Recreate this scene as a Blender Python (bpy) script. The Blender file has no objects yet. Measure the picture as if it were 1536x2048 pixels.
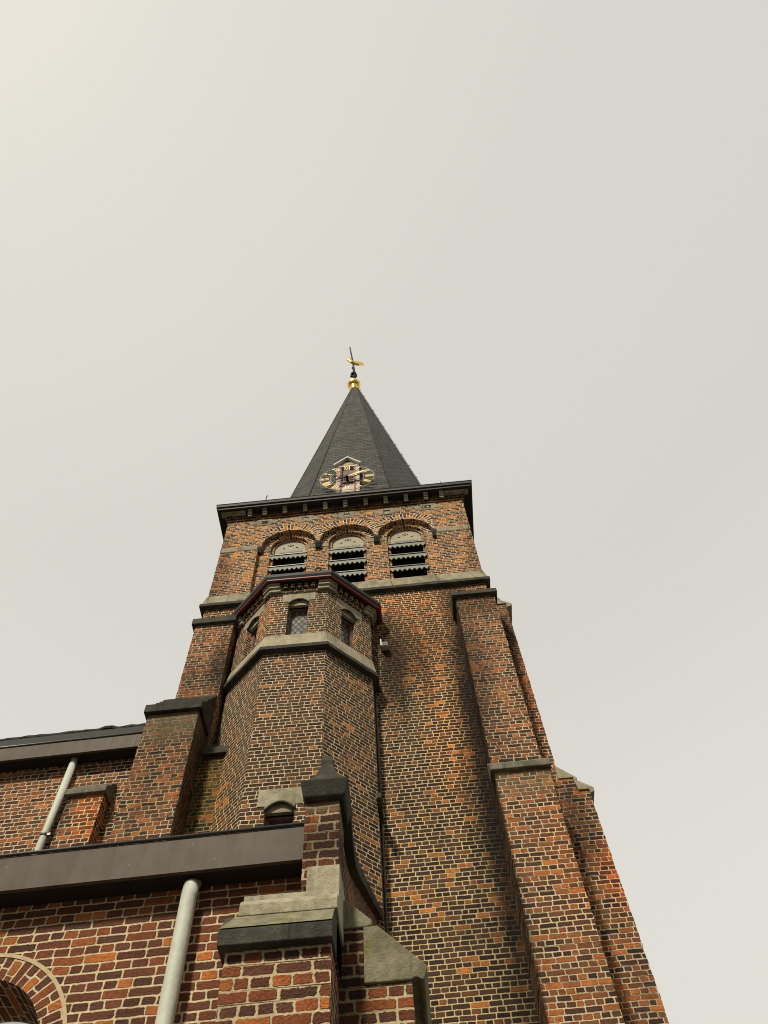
import bpy, bmesh, math, random
from mathutils import Vector, Matrix
S = bpy.context.scene
random.seed(7)

# ------------------------------------------------------------------ camera
cam = bpy.data.objects.new("camera", bpy.data.cameras.new("camera"))
S.collection.objects.link(cam)
def _camera_matrix(f=1600.0, zen=(693.0, 172.0)):
    z = Vector((zen[0] - 768, 1024 - zen[1], -f)).normalized()
    v = Vector((0, 0, -1)); y = (v - z * v.dot(z)).normalized(); x = y.cross(z)
    m = Matrix((x, y, z)).to_4x4(); m.translation = (0, 0, 1.6)
    return m
cam.matrix_world = _camera_matrix()
cam.data.sensor_fit = 'VERTICAL'; cam.data.sensor_height = 36.0
cam.data.lens = 36.0 * 1600.0 / 2048.0
cam.data.clip_start = 0.05; cam.data.clip_end = 2000
S.camera = cam

# ------------------------------------------------------------------ light
SUN_EL, SUN_AZ = math.radians(44), math.radians(-110)     # azimuth measured from +X towards +Y
sd = Vector((math.cos(SUN_EL) * math.cos(SUN_AZ), math.cos(SUN_EL) * math.sin(SUN_AZ), math.sin(SUN_EL)))
GLOW = Vector((-0.406, -0.21, 0.889))
sun = bpy.data.objects.new("sun", bpy.data.lights.new("sun", 'SUN'))
S.collection.objects.link(sun)
sun.data.energy = 3.6; sun.data.angle = math.radians(6); sun.data.color = (1.0, 0.90, 0.73)
sun.rotation_euler = (-sd).to_track_quat('-Z', 'Y').to_euler(); sun.location = (-8, -8, 30)
S.view_settings.view_transform = 'Standard'; S.view_settings.look = 'None'
S.cycles.filter_width = 1.0
S.view_settings.exposure = 0.0; S.view_settings.gamma = 1.0

W = bpy.data.worlds.new("World"); S.world = W; W.use_nodes = True
def _world():
    nt = W.node_tree; nt.nodes.clear(); N = nt.nodes.new; L = nt.links.new
    out = N('ShaderNodeOutputWorld'); bg = N('ShaderNodeBackground'); L(bg.outputs[0], out.inputs[0])
    tc = N('ShaderNodeTexCoord'); dot = N('ShaderNodeVectorMath'); dot.operation = 'DOT_PRODUCT'
    L(tc.outputs['Generated'], dot.inputs[0]); dot.inputs[1].default_value = GLOW
    nz = N('ShaderNodeTexNoise'); nz.inputs['Scale'].default_value = 1.6; nz.inputs['Detail'].default_value = 4
    L(tc.outputs['Generated'], nz.inputs['Vector'])
    ad = N('ShaderNodeMath'); ad.operation = 'MULTIPLY_ADD'; ad.inputs[1].default_value = 0.03
    L(nz.outputs[0], ad.inputs[0]); L(dot.outputs['Value'], ad.inputs[2])
    rp = N('ShaderNodeValToRGB'); L(ad.outputs[0], rp.inputs[0])
    e = rp.color_ramp.elements
    pts = [(0.0, (.72, .70, .64)), (0.5, (.69, .675, .62)), (0.8, (.715, .695, .635)), (0.95, (.765, .745, .68)), (0.985, (.80, .775, .70)), (1.0, (.835, .805, .725))]
    e[0].position = 0; e[0].color = (*pts[0][1], 1); e[1].position = 1; e[1].color = (*pts[-1][1], 1)
    for p, c in pts[1:-1]:
        k = e.new(p); k.color = (*c, 1)
    sp = N('ShaderNodeSeparateXYZ'); L(tc.outputs['Generated'], sp.inputs[0])
    el = N('ShaderNodeMapRange'); el.interpolation_type = 'SMOOTHSTEP'; L(sp.outputs[2], el.inputs[0]); el.inputs[1].default_value = .05; el.inputs[2].default_value = .85; el.inputs[3].default_value = .18; el.inputs[4].default_value = 1.0
    bk = N('ShaderNodeMapRange'); bk.interpolation_type = 'SMOOTHSTEP'; L(sp.outputs[1], bk.inputs[0]); bk.inputs[1].default_value = .05; bk.inputs[2].default_value = -.35
    hz = N('ShaderNodeMix'); hz.data_type = 'FLOAT'; L(bk.outputs[0], hz.inputs[0]); hz.inputs[2].default_value = 1.0; L(el.outputs[0], hz.inputs[3])  # low sky behind the camera dimmed, added to deepen shade under the eaves
    lo = N('ShaderNodeMapRange'); lo.interpolation_type = 'SMOOTHSTEP'; L(sp.outputs[2], lo.inputs[0]); lo.inputs[1].default_value = .85; lo.inputs[2].default_value = .55; lo.inputs[3].default_value = 1.0; lo.inputs[4].default_value = 1.09
    ml = N('ShaderNodeMath'); ml.operation = 'MULTIPLY'; L(hz.outputs[0], ml.inputs[0]); L(lo.outputs[0], ml.inputs[1]); L(ml.outputs[0], bg.inputs[1])
    sk = N('ShaderNodeTexSky'); sk.sky_type = 'NISHITA'; sk.sun_disc = False
    sk.sun_elevation = SUN_EL; sk.sun_rotation = math.pi / 2 - SUN_AZ; sk.dust_density = 6
    sc = N('ShaderNodeVectorMath'); sc.operation = 'SCALE'; sc.inputs['Scale'].default_value = 0.05
    L(sk.outputs[0], sc.inputs[0])
    mx = N('ShaderNodeMix'); mx.data_type = 'RGBA'; mx.inputs[0].default_value = 0.96      # thick overcast hides nearly all blue
    L(sc.outputs[0], mx.inputs[6]); L(rp.outputs[0], mx.inputs[7]); L(mx.outputs[2], bg.inputs[0])
_world()

# ------------------------------------------------------------------ node helpers
class NB:
    def __init__(s, nt): s.nt = nt
    def n(s, t, **k):
        x = s.nt.nodes.new(t)
        for a, b in k.items(): setattr(x, a, b)
        return x
    def put(s, sock, v):
        if isinstance(v, bpy.types.NodeSocket): s.nt.links.new(v, sock)
        elif v is not None: sock.default_value = v
    def m(s, op, a, b=None, c=None):
        x = s.n('ShaderNodeMath', operation=op)
        for i, v in enumerate((a, b, c)): s.put(x.inputs[i], v)
        return x.outputs[0]
    def add(s, a, b): return s.m('ADD', a, b)
    def sub(s, a, b): return s.m('SUBTRACT', a, b)
    def mul(s, a, b): return s.m('MULTIPLY', a, b)
    def noise(s, vec, scale, detail=3, rough=.55, dim='3D'):
        x = s.n('ShaderNodeTexNoise', noise_dimensions=dim); s.put(x.inputs['Vector'], vec)
        x.inputs['Scale'].default_value = scale; x.inputs['Detail'].default_value = detail; x.inputs['Roughness'].default_value = rough
        return x.outputs[0], x.outputs[1]
    def xyz(s, x=0., y=0., z=0.):
        c = s.n('ShaderNodeCombineXYZ')
        for i, v in enumerate((x, y, z)): s.put(c.inputs[i], v)
        return c.outputs[0]
    def sep(s, v):
        c = s.n('ShaderNodeSeparateXYZ'); s.put(c.inputs[0], v); return c.outputs
    def step(s, x, a, b, smooth=True):
        r = s.n('ShaderNodeMapRange', interpolation_type='SMOOTHSTEP' if smooth else 'LINEAR')
        s.put(r.inputs[0], x); s.put(r.inputs[1], a); s.put(r.inputs[2], b)
        return r.outputs[0]
    def lerp(s, x, a, b, c, d):
        r = s.n('ShaderNodeMapRange'); s.put(r.inputs[0], x)
        for i, v in enumerate((a, b, c, d)): s.put(r.inputs[i + 1], v)
        return r.outputs[0]
    def mix(s, f, a, b, blend='MIX'):
        x = s.n('ShaderNodeMix', data_type='RGBA', blend_type=blend)
        s.put(x.inputs[0], f)
        for i, v in ((6, a), (7, b)):
            s.put(x.inputs[i], (*v, 1) if isinstance(v, tuple) and len(v) == 3 else v)
        return x.outputs[2]
    def ramp(s, f, stops, interp='LINEAR'):
        x = s.n('ShaderNodeValToRGB'); s.put(x.inputs[0], f); cr = x.color_ramp; cr.interpolation = interp
        e = cr.elements; e[0].position, e[0].color = stops[0][0], (*stops[0][1], 1); e[1].position, e[1].color = stops[-1][0], (*stops[-1][1], 1)
        for p, c in stops[1:-1]: e.new(p).color = (*c, 1)
        return x.outputs[0]

def brick_group():
    """cross-bond masonry: courses of stretchers and headers, ragged arrises, uneven joints"""
    g = bpy.data.node_groups.new('masonry', 'ShaderNodeTree')
    for nm, t in (('UV', 'NodeSocketVector'), ('Height', 'NodeSocketFloat'), ('Length', 'NodeSocketFloat'), ('Joint', 'NodeSocketFloat'), ('Rag', 'NodeSocketFloat'), ('Seed', 'NodeSocketFloat')):
        g.interface.new_socket(nm, in_out='INPUT', socket_type=t)
    for nm in ('Mask', 'Rand', 'Rand2', 'Relief'):
        g.interface.new_socket(nm, in_out='OUTPUT', socket_type='NodeSocketFloat')
    b = NB(g); gi = b.n('NodeGroupInput').outputs; go = b.n('NodeGroupOutput')
    uv = gi['UV']; u, v, _ = b.sep(uv); h, L = gi['Height'], gi['Length']; rag = gi['Rag']
    def warp(scale, amp_u, amp_v, u, v, detail=2, r=None):
        c = b.noise(uv, scale, detail)[1]; cx, cy, _ = b.sep(c)
        du = b.mul(b.sub(cx, .5), amp_u); dv = b.mul(b.sub(cy, .5), amp_v)
        if r is not None: du = b.mul(du, r); dv = b.mul(dv, r)
        return b.add(u, du), b.add(v, dv)
    u, v = warp(1.3, .04, .018, u, v); u, v = warp(9., .020, .010, u, v, 2, rag); u, v = warp(45., .010, .009, u, v, 2, rag)
    q = b.m('DIVIDE', v, h); row = b.m('FLOOR', q); fv = b.m('FRACT', q)
    par = b.m('MODULO', b.add(row, 40000.), 2.); par2 = b.m('MODULO', b.m('FLOOR', b.mul(b.add(row, 40000.), .5)), 2.)
    def wn(x, y, z=0.):
        w = b.n('ShaderNodeTexWhiteNoise', noise_dimensions='3D'); b.put(w.inputs['Vector'], b.xyz(x, y, z)); return w.outputs['Value'], w.outputs['Color']
    rr = wn(row, gi['Seed'], 3.3)[0]
    bw = b.mul(L, b.sub(1., b.mul(par, .48)))
    x = b.add(b.add(b.m('DIVIDE', u, bw), b.mul(par2, .5)), b.add(b.mul(par, .25), b.mul(rr, .28)))
    c0 = b.m('FLOOR', x); f0 = b.m('FRACT', x)
    jit = lambda c: b.mul(wn(c, row, 7.7)[0], .22)
    s = b.m('LESS_THAN', f0, jit(c0)); c = b.sub(c0, s); fx = b.sub(x, c)
    dx = b.mul(b.m('MINIMUM', b.sub(fx, jit(c)), b.sub(b.add(1., jit(b.add(c, 1.))), fx)), bw)
    dy = b.mul(b.m('MINIMUM', fv, b.sub(1., fv)), h)
    r = .017
    a1 = b.m('MAXIMUM', b.sub(r, dx), 0.); a2 = b.m('MAXIMUM', b.sub(r, dy), 0.)
    d = b.sub(r, b.m('SQRT', b.add(b.mul(a1, a1), b.mul(a2, a2))))
    n3 = b.noise(uv, 70., 3)[0]
    rv, rc = wn(c, row, gi['Seed'])
    d = b.add(d, b.mul(b.mul(b.sub(n3, .5), .010), rag))
    d = b.add(d, b.mul(b.sub(rc_x(b, rc), .5), .003))
    jt = gi['Joint']
    mask = b.step(d, b.sub(jt, .0022), b.add(jt, .0022))
    n4 = b.noise(uv, 55., 4, .65)[0]
    relief = b.add(b.mul(mask, .75), b.mul(b.mul(b.sub(n4, .5), .8), b.add(.35, mask)))
    relief = b.add(relief, b.mul(b.mul(b.sub(rv, .5), .25), mask))
    for nm, sk in (('Mask', mask), ('Rand', rv), ('Rand2', rc_y(b, rc)), ('Relief', relief)): b.put(go.inputs[nm], sk)
    return g
def rc_x(b, c): return b.sep(c)[0]
def rc_y(b, c): return b.sep(c)[1]
BG = brick_group()

def new_mat(name):
    m = bpy.data.materials.new(name); m.use_nodes = True
    return m, NB(m.node_tree), m.node_tree.nodes['Principled BSDF']

def finish(b, p, col, rough=.9, height=None, dist=.01, strength=1., spec=.3, metal=None):
    b.put(p.inputs['Base Color'], (*col, 1) if isinstance(col, tuple) else col)
    b.put(p.inputs['Roughness'], rough); p.inputs['Specular IOR Level'].default_value = spec
    if metal is not None: p.inputs['Metallic'].default_value = metal
    if height is not None:
        bp = b.n('ShaderNodeBump'); b.put(bp.inputs['Height'], height); bp.inputs['Distance'].default_value = dist; bp.inputs['Strength'].default_value = strength
        b.put(p.inputs['Normal'], bp.outputs[0])

def stain(b, col, pos, list_, ragged):
    """dirt, soot, moss and washed-clean patches placed on the masonry; some hold painted shade"""
    for (c, s, amt, sc) in list_:
        v = b.n('ShaderNodeVectorMath', operation='SUBTRACT'); b.put(v.inputs[0], pos); v.inputs[1].default_value = c
        w = b.n('ShaderNodeVectorMath', operation='DIVIDE'); b.put(w.inputs[0], v.outputs[0]); w.inputs[1].default_value = s
        l = b.n('ShaderNodeVectorMath', operation='LENGTH'); b.put(l.inputs[0], w.outputs[0])
        d = b.add(l.outputs['Value'], b.mul(b.sub(ragged, .5), 1.1))
        f = b.mul(b.lerp(d, .35, 1.15, 1., 0.), amt)
        if sc[0] == 'mul': col = b.mix(f, col, b.mix(1., col, sc[1], 'MULTIPLY'))
        else: col = b.mix(f, col, sc[1])
    return col

# brick colour families (real albedo): soot purple, brown, red-brown, rust, orange
def brick_mat(name, stops, mortar, h=.066, L=.188, joint=.0068, rag=1., seed=1., zone=.35, stains=(), bump=.014, mottle=.55, mdirt=.5):
    m, b, p = new_mat(name)
    uv = b.n('ShaderNodeUVMap', uv_map='UVMap').outputs[0]; pos = b.n('ShaderNodeNewGeometry').outputs['Position']
    g = b.n('ShaderNodeGroup'); g.node_tree = BG
    b.put(g.inputs['UV'], uv); 
    for k, v in (('Height', h), ('Length', L), ('Joint', joint), ('Rag', rag), ('Seed', seed)): g.inputs[k].default_value = v
    mask, rv, rv2, rel = (g.outputs[k] for k in ('Mask', 'Rand', 'Rand2', 'Relief'))
    zn = b.noise(pos, .55, 3, .6)[0]; zn2 = b.noise(pos, 2.3, 3, .6)[0]
    t = b.add(rv, b.mul(b.sub(b.add(zn, b.mul(zn2, .6)), .8), zone * 2))
    col = b.ramp(t, stops)
    col = b.mix(.6, col, b.ramp(rv2, [(0, (.60, .60, .60)), (.5, (.98, .97, .96)), (1, (1.40, 1.30, 1.18))]), 'MULTIPLY')
    nf = b.noise(uv, 38., 4, .65)[0]; nm = b.noise(uv, 11., 3, .6)[0]
    col = b.mix(mottle, col, b.ramp(nf, [(.25, (.45, .42, .42)), (.5, (1, 1, 1)), (.75, (1.6, 1.5, 1.35))]), 'MULTIPLY')
    col = b.mix(1., col, (1.18, 1.14, 1.08), 'MULTIPLY')
    col = b.mix(b.mul(b.step(nm, .56, .72), .32), col, (.035, .028, .026))
    mn = b.noise(uv, 22., 4, .6)[0]; mw = b.noise(pos, 1.1, 4, .6)[0]
    mc = b.mix(.55, mortar, b.ramp(mn, [(.3, (.55, .54, .5)), (.6, (1.1, 1.1, 1.08))]), 'MULTIPLY')
    mc = b.mix(b.mul(b.step(mw, .50, .68), mdirt), mc, (.085, .07, .05))
    col = b.mix(mask, mc, col)
    rg = b.noise(pos, 2.6, 5, .7)[0]
    rg2 = b.noise(b.xyz(b.mul(b.sep(pos)[0], 5.), b.mul(b.sep(pos)[1], 5.), b.mul(b.sep(pos)[2], .5)), 1., 4, .6)[0]
    col = b.mix(.6, col, b.ramp(rg2, [(.30, (.62, .60, .56)), (.52, (1., 1., 1.)), (.72, (1.18, 1.15, 1.08))]), 'MULTIPLY')
    col = stain(b, col, pos, stains, b.m('MULTIPLY_ADD', rg2, .5, b.mul(rg, .5)))
    finish(b, p, col, .88, rel, bump, 1., .25)
    return m

SOOT_SHADE = ('mul', (.20, .19, .17)); DIRT = ('mul', (.36, .33, .28)); MOSS = ('mul', (.55, .60, .26)); LICH = ('mix', (.20, .17, .10)); WARM = ('mul', (1.75, 1.25, .9)); RUST = ('mul', (1.5, .85, .55))
PAL_DARK = [(0, (.027, .019, .016)), (.40, (.050, .032, .023)), (.74, (.085, .048, .031)), (.88, (.17, .074, .034)), (.97, (.32, .125, .038)), (1, (.42, .17, .05))]
PAL_WARM = [(0, (.030, .019, .016)), (.28, (.060, .034, .024)), (.48, (.17, .074, .034)), (.70, (.31, .125, .045)), (.92, (.48, .20, .06)), (1, (.56, .26, .08))]
PAL_MID = [(0, (.036, .023, .019)), (.30, (.080, .042, .029)), (.60, (.165, .074, .038)), (.85, (.27, .098, .038)), (1, (.40, .145, .045))]
PAL_TURRET = [(0, (.034, .022, .018)), (.4, (.060, .036, .026)), (.78, (.098, .053, .034)), (.94, (.20, .088, .038)), (1, (.38, .17, .055))]
PAL_AISLE = [(0, (.085, .042, .031)), (.25, (.118, .049, .032)), (.68, (.155, .054, .030)), (.86, (.27, .088, .036)), (.96, (.42, .15, .042)), (1, (.47, .18, .05))]
MORT = (.56, .44, .27)

M = {}
M['brick_tower'] = brick_mat('tower_brick', PAL_DARK, (.64, .505, .275), seed=1, zone=.26, mdirt=.35, stains=[
    ((1.22, 9, 10.0), (.50, 3, 6.4), .95, SOOT_SHADE), ((1.24, 9, 9.5), (.30, 3, 9), .9, ('mul', (.22, .22, .19))), ((.2, 9, 13.0), (.62, 3, 1.5), .85, DIRT), ((-.1, 9, 12.6), (.33, 3, 1.7), .9, SOOT_SHADE),
    ((.5, 9, 13.4), (.9, 3, 1.6), .5, WARM), ((-.9, 9, 14.6), (5, 3, .6), .35, WARM), ((.75, 9, 10.8), (.5, 3, 1.6), .5, WARM)])
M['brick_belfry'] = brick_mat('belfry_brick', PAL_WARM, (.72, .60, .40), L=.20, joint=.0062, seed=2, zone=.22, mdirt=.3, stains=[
    ((-.9, 9, 18.78), (7, 3, .24), 1., SOOT_SHADE), ((-3.7, 9, 16.2), (.35, 3, 1.6), .6, DIRT), ((1.9, 9, 16.2), (.3, 3, 1.8), .5, DIRT)])  # first band: frieze grime, with the cornice's shade painted in as well
M['brick_buttress'] = brick_mat('buttress_brick', PAL_MID, (.64, .52, .33), seed=3, zone=.30, mdirt=.3, stains=[
    ((1.25, 8.5, 11.8), (.28, 3, 2.3), .75, SOOT_SHADE), ((1.6, 8.5, 13.6), (.7, 3, .45), .7, DIRT), ((1.55, 8.3, 9.25), (.8, 3, .35), .35, LICH),
    ((2.1, 9.1, 13.2), (.2, 3, 1.3), .7, SOOT_SHADE), ((2.3, 9.1, 9.2), (.3, 3, .9), .75, SOOT_SHADE), ((2.25, 9.1, 12.0), (.2, 3, 2.2), .45, RUST), ((2.5, 9.1, 8.3), (.22, 3, .6), .7, RUST), ((1.8, 8.3, 8.0), (.3, 3, 1.2), .3, WARM),
    ((-3.4, 8, 10.7), (.8, 3, .5), .7, LICH), ((-3.3, 8.5, 12.2), (.8, 3, .6), .5, DIRT), ((-3.0, 8.5, 12.6), (.3, 3, .9), .8, SOOT_SHADE), ((-3.4, 8.0, 9.9), (.8, 3, 1.4), .5, DIRT), ((-2.985, 8.3, 9.4), (.05, .5, 3.2), 1., SOOT_SHADE), ((1.165, 8.7, 9.5), (.04, .8, 9), 1., SOOT_SHADE)])  # last two slabs put the shade of the buttress side faces into colour
M['brick_mossy'] = brick_mat('mossy_brick', PAL_MID, (.42, .36, .20), seed=9, zone=.2, stains=[((-2.9, 8.5, 9.8), (.7, 3, 1.6), .85, MOSS), ((-2.9, 8.5, 10.4), (.6, 3, .3), .8, DIRT)])
M['brick_turret'] = brick_mat('turret_brick', PAL_TURRET, (.68, .55, .34), joint=.006, seed=4, zone=.22, mdirt=.2, stains=[
    ((-2.7, 8.5, 9.2), (.5, .6, 1.6), .6, ('mul', (1.5, 1.25, .75))), ((-2.4, 8.2, 13.2), (.5, .5, 1.), .5, WARM)])
M['brick_nave'] = brick_mat('nave_brick', PAL_MID, (.64, .52, .34), seed=5, zone=.2, mdirt=.25, stains=[
    ((-4.28, 8.2, 9.28), (.22, .4, .55), .7, ('mul', (1.9, 1.25, .7))), ((-4.66, 8.4, 9.3), (.16, .5, .7), .9, SOOT_SHADE)])
M['brick_aisle'] = brick_mat('aisle_brick', PAL_AISLE, (.66, .54, .34), h=.067, L=.215, joint=.0064, rag=1.05, seed=6, zone=.14, mdirt=.12, bump=.016)
M['brick_pier'] = brick_mat('pier_brick', PAL_AISLE, (.58, .47, .29), h=.072, L=.21, joint=.0082, rag=1.5, seed=8, zone=.2, mdirt=.25, bump=.02, stains=[
    ((-.7, 4.45, 5.33), (.6, 1, .20), .9, ('mul', (.28, .27, .26))), ((-.6, 4.4, 5.62), (.2, 1, .06), .8, LICH), ((-.43, 4.7, 4.6), (.12, .5, .7), .85, ('mul', (.42, .38, .33))),
    ((-.49, 6.5, 5), (.03, 2.2, 4), .8, DIRT)])

M['brick_arch'] = brick_mat('arch_brick', PAL_WARM, (.78, .66, .45), h=.078, L=.26, joint=.0095, rag=.6, seed=12, zone=.2, mdirt=.1)
def stone_mat(name, c1, c2, dirt, scale=6., dirt_amt=.75, seed=0., moss=0., joint=0.):
    m, b, p = new_mat(name); pos = b.n('ShaderNodeNewGeometry').outputs['Position']
    n1 = b.noise(pos, scale, 5, .6)[0]; n2 = b.noise(pos, scale * 5, 4, .6)[0]; n3 = b.noise(pos, 1.9 + seed, 4, .65)[0]; n4 = b.noise(pos, 60., 3, .6)[0]
    col = b.mix(b.step(n1, .35, .65), c1, c2)
    col = b.mix(.5, col, b.ramp(n2, [(.3, (.6, .6, .6)), (.6, (1.12, 1.12, 1.1))]), 'MULTIPLY')
    col = b.mix(b.mul(b.step(n3, .45, .68), dirt_amt), col, dirt)
    if moss: col = b.mix(b.mul(b.step(b.noise(pos, 7., 4)[0], .55, .68), moss), col, (.16, .15, .035))
    col = b.mix(b.mul(b.step(n4, .62, .7), .5), col, (.035, .033, .028))
    px, py, pz = b.sep(pos)
    run = b.noise(b.xyz(b.mul(px, 11.), b.mul(py, 11.), b.mul(pz, 1.5)), 1., 4, .65)[0]
    col = b.mix(b.mul(b.step(run, .50, .70), .55), col, dirt)
    if joint:
        fr = b.m('FRACT', b.m('DIVIDE', b.add(b.add(px, b.mul(py, .83)), b.mul(b.sub(n1, .5), .02)), joint))
        col = b.mix(b.mul(b.m('LESS_THAN', fr, .016 / joint), .8), col, (.03, .028, .022))
    finish(b, p, col, .85, b.add(b.mul(n2, .6), b.mul(n4, .4)), .011, .9, .25)
    return m
M['stone'] = stone_mat('limestone', (.29, .26, .175), (.37, .335, .235), (.11, .10, .066), joint=.93)
M['stone_light'] = stone_mat('pale_limestone', (.36, .325, .225), (.43, .395, .285), (.15, .135, .09), dirt_amt=.6, seed=.4)
M['stone_dark'] = stone_mat('sooty_shaded_bluestone', (.058, .054, .043), (.088, .082, .064), (.030, .029, .022), dirt_amt=.8, seed=.7, joint=1.37)  # nose faces: grime and their darker lighting both put into this tone
M['stone_moss'] = stone_mat('mossy_limestone', (.19, .175, .11), (.26, .24, .16), (.075, .068, .04), dirt_amt=.75, seed=.2, moss=.6)
M['stone_grey'] = stone_mat('grey_stained_limestone', (.15, .142, .105), (.21, .20, .15), (.07, .066, .045), dirt_amt=.7, seed=.3)
M['stone_black'] = stone_mat('mossy_black_stone', (.034, .033, .025), (.058, .056, .041), (.018, .018, .013), dirt_amt=.7, seed=.5, moss=.2)

def plain(name, c, rough=.5, metal=0., var=.25, spec=.4, scale=8., bump=0.):
    m, b, p = new_mat(name); pos = b.n('ShaderNodeNewGeometry').outputs['Position']
    n = b.noise(pos, scale, 5, .6)[0]; n2 = b.noise(pos, scale * .22, 3, .6)[0]
    col = b.mix(1., c, b.ramp(b.add(b.mul(n, .5), b.mul(n2, .5)), [(.3, (1 - var,) * 3), (.7, (1 + var,) * 3)]), 'MULTIPLY')
    finish(b, p, col, rough, n if bump else None, bump or .01, 1., spec, metal); return m
M['black_paint'] = plain('black_tarred_timber', (.018, .017, .016), .65, var=.4)
M['soffit'] = plain('shade_dark_soffit_board', (.016, .013, .011), .8, var=.4)  # near-black so the shade under the gutters sits in the board colour
M['red_paint'] = plain('dark_red_paint', (.20, .030, .022), .45, var=.3)
M['dark'] = plain('dark_interior', (.010, .010, .010), .9)
M['lead'] = plain('lead_sheet', (.05, .05, .052), .5, var=.4)
M['zinc_line'] = plain('zinc_bead', (.15, .15, .14), .4, .6, var=.3)
M['pipe'] = plain('grey_painted_pipe', (.52, .555, .475), .6, var=.14, scale=26., bump=.004)
M['louvre'] = plain('grey_green_louvre_board', (.25, .27, .225), .7, var=.2, scale=14.)
M['louvre_top'] = plain('lead_covered_louvre', (.10, .105, .10), .6, var=.3)
M['tympanum'] = plain('weathered_cream_board', (.40, .365, .27), .8, var=.2, scale=14.)
M['gold'] = plain('gilded_metal', (.86, .60, .16), .28, 1., var=.12)
M['goldpaint'] = plain('gold_leaf_paint', (.74, .58, .27), .5, .25, var=.15)
M['ring'] = plain('pale_gilt_ring', (.55, .52, .40), .5, .2, var=.15)
M['iron'] = plain('black_iron', (.010, .010, .010), .7, 0., spec=.2)
M['white_wood'] = plain('faded_pink_white_timber', (.60, .47, .41), .7, var=.3, scale=11.)
M['roof_white'] = plain('white_lead_roof', (.56, .56, .54), .5, var=.12)
M['purple_wood'] = plain('faded_dark_red_timber', (.20, .12, .11), .7, var=.4, scale=11.)
M['lamp_grey'] = plain('grey_cast_housing', (.42, .44, .40), .5, .2)

def gutter_mat():
    m, b, p = new_mat('brown_weathered_zinc'); pos = b.n('ShaderNodeNewGeometry').outputs['Position']
    x, y, z = b.sep(pos)
    st = b.noise(b.xyz(b.mul(x, 9.), b.mul(y, 9.), b.mul(z, 1.2)), 1., 5, .65)[0]; n = b.noise(pos, 3., 4, .6)[0]; f = b.noise(pos, 120., 2, .5)[0]
    col = b.mix(b.step(b.add(b.mul(st, .5), b.mul(n, .5)), .38, .64), (.068, .053, .039), (.106, .082, .062))
    col = b.mix(.35, col, b.ramp(f, [(.3, (.75, .75, .75)), (.7, (1.2, 1.2, 1.2))]), 'MULTIPLY')
    col = b.mix(b.mul(b.step(b.noise(pos, 26., 3)[0], .68, .74), .5), col, (.28, .25, .21))
    finish(b, p, col, .6, n, .01, .4, .25); return m
M['gutter'] = gutter_mat()

def slate_mat(name, c1, c2, h=.13, L=.20):
    m, b, p = new_mat(name); uv = b.n('ShaderNodeUVMap', uv_map='UVMap').outputs[0]; pos = b.n('ShaderNodeNewGeometry').outputs['Position']
    u, v, _ = b.sep(uv); w = b.noise(uv, 3.5, 3)[1]; wx, wy, _ = b.sep(w)
    u = b.add(u, b.mul(b.sub(wx, .5), .06)); v = b.add(v, b.mul(b.sub(wy, .5), .09))
    q = b.m('DIVIDE', v, h); row = b.m('FLOOR', q); fv = b.m('FRACT', q)
    x = b.add(b.m('DIVIDE', u, L), b.mul(b.m('MODULO', b.add(row, 1000.), 2.), .5)); c = b.m('FLOOR', x); fx = b.m('FRACT', x)
    wn = b.n('ShaderNodeTexWhiteNoise', noise_dimensions='3D'); b.put(wn.inputs['Vector'], b.xyz(c, row, 0.)); rv = wn.outputs['Value']
    # rounded lower edge of each slate
    e = b.m('MULTIPLY', b.m('POWER', b.m('ABSOLUTE', b.sub(fx, .5)), 2.), 1.0)
    f2 = b.sub(fv, e); gap = b.step(f2, .02, .20)
    side = b.step(b.m('MINIMUM', fx, b.sub(1., fx)), .0, .09)
    msk = b.mul(gap, b.add(.55, b.mul(side, .45)))
    col = b.mix(rv, c1, c2); col = b.mix(.5, col, b.ramp(b.noise(pos, 1.7, 5, .65)[0], [(.35, (.62, .64, .60)), (.65, (1.3, 1.28, 1.2))]), 'MULTIPLY')
    col = b.mix(msk, (.008, .008, .008), col)
    hgt = b.add(b.mul(b.sub(1., fv), .8), b.add(b.mul(rv, .35), b.mul(msk, .3)))
    finish(b, p, col, .7, hgt, .030, 1., .16); return m
M['slate'] = slate_mat('dark_slate', (.034, .035, .030), (.082, .081, .068), .19, .22)
M['slate_nave'] = slate_mat('mossy_slate', (.016, .016, .012), (.034, .033, .024))

def glass_mat():
    m, b, p = new_mat('leaded_glass'); uv = b.n('ShaderNodeUVMap', uv_map='UVMap').outputs[0]; u, v, _ = b.sep(uv)
    d = .105
    a = b.m('FRACT', b.m('DIVIDE', b.add(u, b.mul(v, .66)), d)); c = b.m('FRACT', b.m('DIVIDE', b.sub(u, b.mul(v, .66)), d))
    ln = b.m('MINIMUM', b.m('MINIMUM', a, b.sub(1., a)), b.m('MINIMUM', c, b.sub(1., c)))
    f = b.step(ln, .05, .10)
    wn = b.n('ShaderNodeTexWhiteNoise', noise_dimensions='3D'); b.put(wn.inputs['Vector'], b.xyz(b.m('FLOOR', b.m('DIVIDE', b.add(u, b.mul(v, .66)), d)), b.m('FLOOR', b.m('DIVIDE', b.sub(u, b.mul(v, .66)), d)), 0.))
    col = b.mix(f, (.012, .012, .012), b.mix(wn.outputs['Value'], (.10, .10, .085), (.24, .235, .20)))
    finish(b, p, col, b.lerp(f, 0., 1., .8, .12), f, .006, 1., .8); return m
M['glass'] = glass_mat()
def mirror_mat():
    m, b, p = new_mat('sky_reflecting_glass'); finish(b, p, (.96, .96, .95), .06, None, spec=.5, metal=1.0); return m
M['mirror'] = mirror_mat()
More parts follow.
